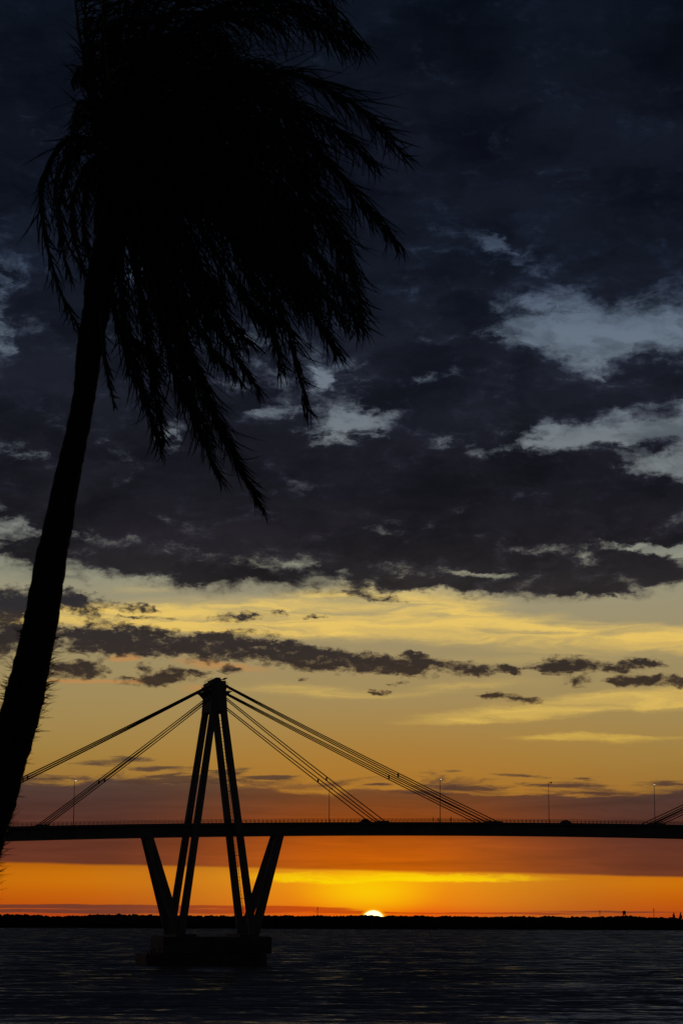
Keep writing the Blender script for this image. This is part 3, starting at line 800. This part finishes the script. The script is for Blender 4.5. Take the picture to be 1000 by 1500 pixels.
for dx in (-1.15, 1.15):
    for dy in (-1.15, 1.15):
        bm = bmesh.new(); tube(bm, [(dx * 1.25, dy * 1.25, 0), (dx, dy, h - 4.9)], .5, 6); obj('leg', bm, M['dark_concrete'], o)
bm = bmesh.new()
for zz in (.35, .6): box(bm, -1.5, 1.5, -.3, .3, h * zz, h * zz + .5)
obj('brace', bm, M['dark_concrete'], o)
for px, ytop, lab in ((986, 1336, 'narrow tree above the far wood, left one of the far right pair'), (996, 1335, 'narrow tree above the far wood, right one of the far right pair')):
    o = thing('tall_tree', lab, 'tree', far(px), 0, 'paired trees above the far wood'); h = zfar(px, ytop)
    bm = bmesh.new(); tube(bm, [(0, 0, 0), (.2, 0, h * .6), (0, 0, h - 1)], [.6, .45, .2], 6); obj('trunk', bm, M['bark'], o)
    bm = bmesh.new()
    rr = random.Random(px)
    for k in range(11):
        q = k / 10; r = .5 + 2.0 * (1 - q) * rr.uniform(.6, 1.1)
        clump(bm, (rr.uniform(-.8, .8), rr.uniform(-.6, .6), h * .62 + q * (h * .38 - .5)), r, r * .7, rr.uniform(0, 99), 1)
    obj('crown', bm, M['foliage'], o)
# ------------------------------------------------------------------ the palm in the wind
PD = 15.0
TRUNK = [(420, 145, 41), (450, 142, 40), (500, 133, 37.5), (560, 126, 34), (600, 120, 33), (650, 110, 35), (700, 99, 38), (780, 83.5, 43), (820, 75, 46.5),
         (900, 62, 50), (950, 52, 53), (1000, 41, 56), (1050, 28.5, 58), (1100, 13, 60), (1160, -4, 62), (1200, -17, 63), (1260, -34, 66), (1400, -74, 69), (1600, -130, 74), (1720, -162, 84)]
foot = at(-160, 1705, PD)
palm = thing('palm_tree', 'tall dark palm leaning right, its fronds blown sideways by wind', 'palm tree', foot)
prng = random.Random(11)
def ploc(px, py, d=0.0):
    return at(px, py, PD + d) - foot
path = [(240, 186, 30), (300, 172, 40), (360, 158, 43)] + TRUNK
cs = catmull([(x, y, w) for y, x, w in path], 260)
bm = bmesh.new(); rings = []
NS = 28
for i, c in enumerate(cs):
    p = ploc(c.x, c.y); r = (ploc(c.x + c.z / 2, c.y) - ploc(c.x - c.z / 2, c.y)).length / 2
    tdir = (ploc(*cs[min(i + 1, 260)].xy) - ploc(*cs[max(i - 1, 0)].xy)).normalized()
    a = tdir.cross(Vector((0, 1, 0))).normalized(); b = a.cross(tdir)
    ring_bump = .5 + .5 * math.sin(i * 1.15 + 2 * mnoise.noise(Vector((i * .05, 0, 0))))
    ring = []
    for k in range(NS):
        an = 2 * math.pi * k / NS
        q = p + (a * math.cos(an) + b * math.sin(an)) * r
        dn = .035 * (ring_bump - .5) + .07 * mnoise.noise(q * 9) + .05 * mnoise.noise(q * 26)
        ring.append(bm.verts.new(p + (a * math.cos(an) + b * math.sin(an)) * r * (1 + dn)))
    rings.append(ring)
for r0, r1 in zip(rings, rings[1:]):
    for k in range(NS):
        bm.faces.new((r0[k], r0[(k + 1) % NS], r1[(k + 1) % NS], r1[k]))
bm.faces.new(rings[0][::-1]); bm.faces.new(rings[-1])
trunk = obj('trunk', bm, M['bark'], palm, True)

bm = bmesh.new()                                            # dry spines on the lower trunk
def spike(bm, p, d, ln_, w):
    s = d.cross(Vector((prng.uniform(-1, 1), prng.uniform(-1, 1), prng.uniform(-1, 1)))).normalized()
    s2 = d.cross(s).normalized()
    bend = Vector((prng.uniform(-.2, .3), 0, prng.uniform(-.1, .35))) * ln_
    base = [bm.verts.new(p + (s * math.cos(k * 2.094) + s2 * math.sin(k * 2.094)) * w) for k in range(3)]
    mid = [bm.verts.new(p + d * ln_ * .55 + bend * .25 + (s * math.cos(k * 2.094) + s2 * math.sin(k * 2.094)) * w * .6) for k in range(3)]
    tip = bm.verts.new(p + d * ln_ + bend)
    for k in range(3):
        bm.faces.new((base[k], base[(k + 1) % 3], mid[(k + 1) % 3], mid[k])); bm.faces.new((mid[k], mid[(k + 1) % 3], tip))
for _ in range(430):
    yy = prng.choice((prng.uniform(930, 1330), prng.gauss(1030, 45), prng.gauss(1270, 60)))
    if not 905 < yy < 1400: continue
    i = min(range(len(cs)), key=lambda q: abs(cs[q].y - yy)); c = cs[i]
    an = prng.uniform(0, 2 * math.pi)
    p = ploc(c.x, yy); r = (ploc(c.x + c.z / 2, yy) - ploc(c.x - c.z / 2, yy)).length / 2
    out = Vector((math.cos(an), math.sin(an), 0))
    for _k in range(prng.randint(2, 5)):
        d = (out + Vector((prng.uniform(-.35, .35), prng.uniform(-.35, .35), prng.uniform(-.25, .85)))).normalized()
        spike(bm, p + out * r * .96 + Vector((0, 0, prng.uniform(-.02, .02))), d, prng.uniform(.025, .10) * (1.2 if yy < 1080 or yy > 1200 else .75), .0028)
sp = obj('spines', bm, M['spine'], palm); sp['kind'] = 'stuff'

WIND = Vector((1.0, .12, 0.0))
def frond(pts, L=.36, n=95, dz=None, droop=1.15, wind=.36, w=.0105, hang=1.0, start=.10, comb=.15):
    d1 = prng.uniform(-1.3, 1.3) if dz is None else dz
    m = len(pts)
    P = [ploc(x, y, d1 * (i / (m - 1)) ** 1.3) for i, (x, y) in enumerate(pts)]
    C = catmull(P, 60)
    bm = bmesh.new()
    tube(bm, C, [.022 * (1 - i / 60) ** .8 + .0035 for i in range(61)], 5)
    n = int(n * .74)
    for i in range(n):
        t = start + (1 - start) * (i + prng.random()) / n
        x = t * 60; k = min(int(x), 59); fr = x - k
        p = C[k].lerp(C[k + 1], fr); T = (C[min(k + 2, 60)] - C[max(k - 1, 0)]).normalized()
        depth = Vector((0, 1, 0)); inpl = T.cross(depth)
        if inpl.length < .1: continue
        inpl.normalize(); depth = inpl.cross(T)
        prof = min(1.0, .45 + t * 2.2) * (1 - max(0, t - .5) / .5 * .66)
        for sg in (1, -1):
            ph = prng.gauss(0, 1.0)
            perp = inpl * (sg * math.cos(ph)) + depth * math.sin(ph)
            fw = prng.uniform(.45, 1.1) + .35 * t + comb * prng.uniform(.5, 1.5)
            clm = 1 + 1.1 * mnoise.noise(Vector((i * .22, sg * 7.3, d1 * 9)))
            d = (T * fw + perp * .62 * clm + WIND * wind * .6 + Vector((0, 0, -.32 * droop))).normalized()
            ln_ = L * 1.72 * prof * (prng.uniform(.7, 1.12) if prng.random() < .85 else prng.uniform(.3, .7))
            seg = 5; q = p.copy(); st = ln_ / seg
            nrm = Vector((prng.uniform(-.8, .8), -1, prng.uniform(-.8, .8))).normalized()
            prev = None
            ww = w * .5 * prng.uniform(.7, 1.2)
            curl = Vector((prng.gauss(0, .2), prng.gauss(0, .14), prng.gauss(0, .2)))
            for j in range(seg + 1):
                side = d.cross(nrm)
                if side.length < .05: side = d.cross(Vector((0, 0, 1)))
                side.normalize()
                wj = ww * (.75, 1.0, .95, .8, .5, .06)[j]
                cur = (bm.verts.new(q + side * wj), bm.verts.new(q - side * wj))
                if prev: bm.faces.new((prev[0], prev[1], cur[1], cur[0]))
                prev = cur
                q = q + d * st
                d = (d + Vector((0, 0, -1)) * droop * .33 * hang + WIND * wind * .28 + curl).normalized()
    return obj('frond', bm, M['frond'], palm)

FR = [  # rachis paths of the fronds on the photograph, from the crown outwards
    ([(190, 235), (220, 60), (320, -25), (440, -25), (528, 62)], dict(L=.40, n=130)),
    ([(190, 235), (240, 70), (340, 5), (430, 5), (515, 62)], dict(L=.36, n=130)),
    ([(192, 235), (260, 70), (350, 22), (440, 22), (500, 70)], dict(L=.32, n=120)),
    ([(190, 235), (215, 40), (290, -50), (400, -70), (490, -20)], dict(L=.42, n=120)),
    ([(192, 235), (290, 120), (420, 108), (525, 158), (590, 226)], dict(comb=.5, L=.34, n=120, droop=.6)),
    ([(193, 238), (290, 150), (400, 142), (480, 182), (548, 240)], dict(L=.34, n=120)),
    ([(193, 238), (320, 170), (440, 205), (525, 290), (582, 354)], dict(comb=.5, L=.30, n=125)),
    ([(193, 240), (330, 200), (440, 262), (500, 350), (532, 465)], dict(L=.32, n=125)),
    ([(193, 242), (310, 240), (420, 325), (490, 410), (528, 478)], dict(comb=.5, L=.32, n=125)),
    ([(192, 245), (300, 260), (390, 350), (450, 440), (492, 515)], dict(L=.32, n=125)),
    ([(192, 245), (290, 270), (370, 370), (420, 480), (450, 600)], dict(comb=.5, L=.32, n=120)),
    ([(192, 245), (270, 270), (350, 370), (390, 450), (412, 545)], dict(L=.30, n=115)),
    ([(193, 240), (280, 250), (380, 330), (455, 410), (505, 470)], dict(L=.32, n=120)),
    ([(192, 248), (240, 330), (292, 430), (335, 505), (378, 568)], dict(comb=1.3, L=.24, n=105)),
    ([(190, 250), (228, 340), (272, 440), (310, 510), (352, 556)], dict(comb=1.3, L=.24, n=100)),
    ([(188, 255), (235, 380), (288, 540), (338, 660), (382, 742)], dict(comb=1.3, L=.27, n=130, droop=.7)),
    ([(188, 255), (225, 380), (268, 500), (305, 590), (345, 668)], dict(comb=1.3, L=.28, n=120)),
    ([(186, 258), (215, 390), (245, 510), (280, 605), (320, 694)], dict(comb=1.3, L=.28, n=120)),
    ([(186, 258), (220, 400), (255, 500), (280, 580), (310, 650)], dict(comb=1.3, L=.26, n=110)),
    ([(178, 270), (175, 400), (192, 520), (214, 590), (235, 658)], dict(comb=1.3, L=.23, n=105, droop=.7)),
    ([(180, 270), (200, 400), (215, 490), (225, 570), (238, 636)], dict(comb=1.3, L=.24, n=100)),
    ([(166, 330), (165, 440), (185, 510), (200, 560)], dict(comb=1.3, L=.2, n=70)),
    ([(150, 440), (153, 520), (168, 596)], dict(L=.10, n=26, start=.3)),
    ([(178, 245), (112, 200), (68, 250), (64, 330), (88, 425), (120, 488)], dict(L=.20, n=85, wind=.2, droop=.9, w=.009)),
    ([(178, 245), (120, 215), (84, 262), (92, 340), (128, 408)], dict(L=.15, n=60, wind=.15, droop=1.0, w=.009)),
    ([(178, 250), (135, 240), (108, 290), (112, 360), (135, 420)], dict(L=.15, n=70, wind=.3, droop=.9)),
    ([(182, 240), (145, 150), (120, 70), (108, -20)], dict(L=.22, n=75, wind=.9, droop=.2, w=.009)),
    ([(184, 240), (160, 100), (148, -40)], dict(L=.34, n=90, wind=.9)),
    ([(188, 240), (185, 70), (220, -60)], dict(L=.40, n=110, wind=.8)),
    ([(190, 240), (215, 90), (285, -20), (380, -60)], dict(L=.42, n=120, wind=.6)),
    ([(180, 240), (140, 165), (116, 150), (106, 190)], dict(L=.16, n=55, wind=.5, w=.009)),
    ([(180, 238), (150, 120), (120, 98), (104, 120)], dict(L=.15, n=50, wind=.6, w=.009)),
    ([(180, 240), (150, 185), (115, 172), (100, 215)], dict(L=.14, n=50, wind=.3, w=.009)),
    ([(192, 238), (260, 130), (350, 122), (430, 165), (475, 235)], dict(L=.34, n=120)),
    ([(192, 240), (270, 195), (350, 235), (410, 305), (440, 390)], dict(L=.34, n=120)),
    ([(190, 245), (228, 320), (275, 400), (305, 470)], dict(L=.3, n=110)),
    ([(190, 245), (205, 330), (230, 420), (262, 500)], dict(L=.3, n=110)),
    ([(190, 238), (235, 130), (310, 90), (390, 130), (440, 200)], dict(L=.36, n=120)),
    ([(190, 238), (300, 195), (400, 235), (470, 320), (505, 400)], dict(L=.34, n=120)),
    ([(190, 240), (290, 225), (370, 300), (430, 380), (462, 450)], dict(L=.34, n=120)),
    ([(186, 240), (195, 130), (250, 60), (310, 60), (350, 110)], dict(L=.36, n=120)),
    ([(184, 245), (165, 170), (185, 90), (230, 60), (270, 110)], dict(L=.34, n=110)),
    ([(182, 248), (145, 230), (140, 170), (165, 130)], dict(L=.26, n=90, wind=.8)),
    ([(182, 250), (150, 275), (140, 330), (150, 385)], dict(L=.16, n=70, wind=.7)),
    ([(190, 240), (250, 205), (310, 220), (350, 290), (365, 360)], dict(L=.34, n=120)),
    ([(182, 245), (142, 150), (128, 60), (122, -30)], dict(L=.26, n=120, wind=.7, droop=.5)),
    ([(184, 240), (158, 120), (152, 10), (165, -70)], dict(L=.30, n=120, wind=.7, droop=.6)),
    ([(184, 240), (172, 110), (185, 10), (215, -70)], dict(L=.34, n=120, wind=.6)),
    ([(180, 245), (148, 190), (128, 130), (120, 70)], dict(L=.22, n=110, wind=.5, droop=.6)),
    ([(178, 245), (126, 206), (98, 250), (86, 330), (104, 410)], dict(L=.17, n=90, wind=.25, w=.009)),
    ([(180, 248), (150, 225), (128, 262), (122, 330), (132, 392)], dict(L=.17, n=100, wind=.3)),
    ([(182, 248), (160, 235), (148, 280), (150, 340)], dict(L=.18, n=100, wind=.4)),
]
for pts, kw in FR:
    frond(pts, **kw)
for k in range(16):      # shorter inner fronds that close the heart of the crown
    an = R(prng.uniform(-75, 100)); ln_ = prng.uniform(150, 260)
    ex, ey = 190 + math.cos(an) * ln_, 235 + math.sin(an) * ln_
    frond([(190, 240), (190 + (ex - 190) * .4, 235 + (ey - 235) * .4 - 35), (ex, ey), (ex + 45, ey + 60)], L=.34, n=105)
# leaf sheaths and fibre wrapped round the growing point
bm = bmesh.new()
for k in range(60):
    an = prng.uniform(0, 2 * math.pi); p = ploc(prng.uniform(160, 190), prng.uniform(230, 350))
    out = Vector((math.cos(an), math.sin(an), 0))
    spike(bm, p + out * .06, (out * .5 + Vector((.1, 0, 1))).normalized(), prng.uniform(.25, .5), .02)
obj('leaf_sheath', bm, M['bark'], palm)
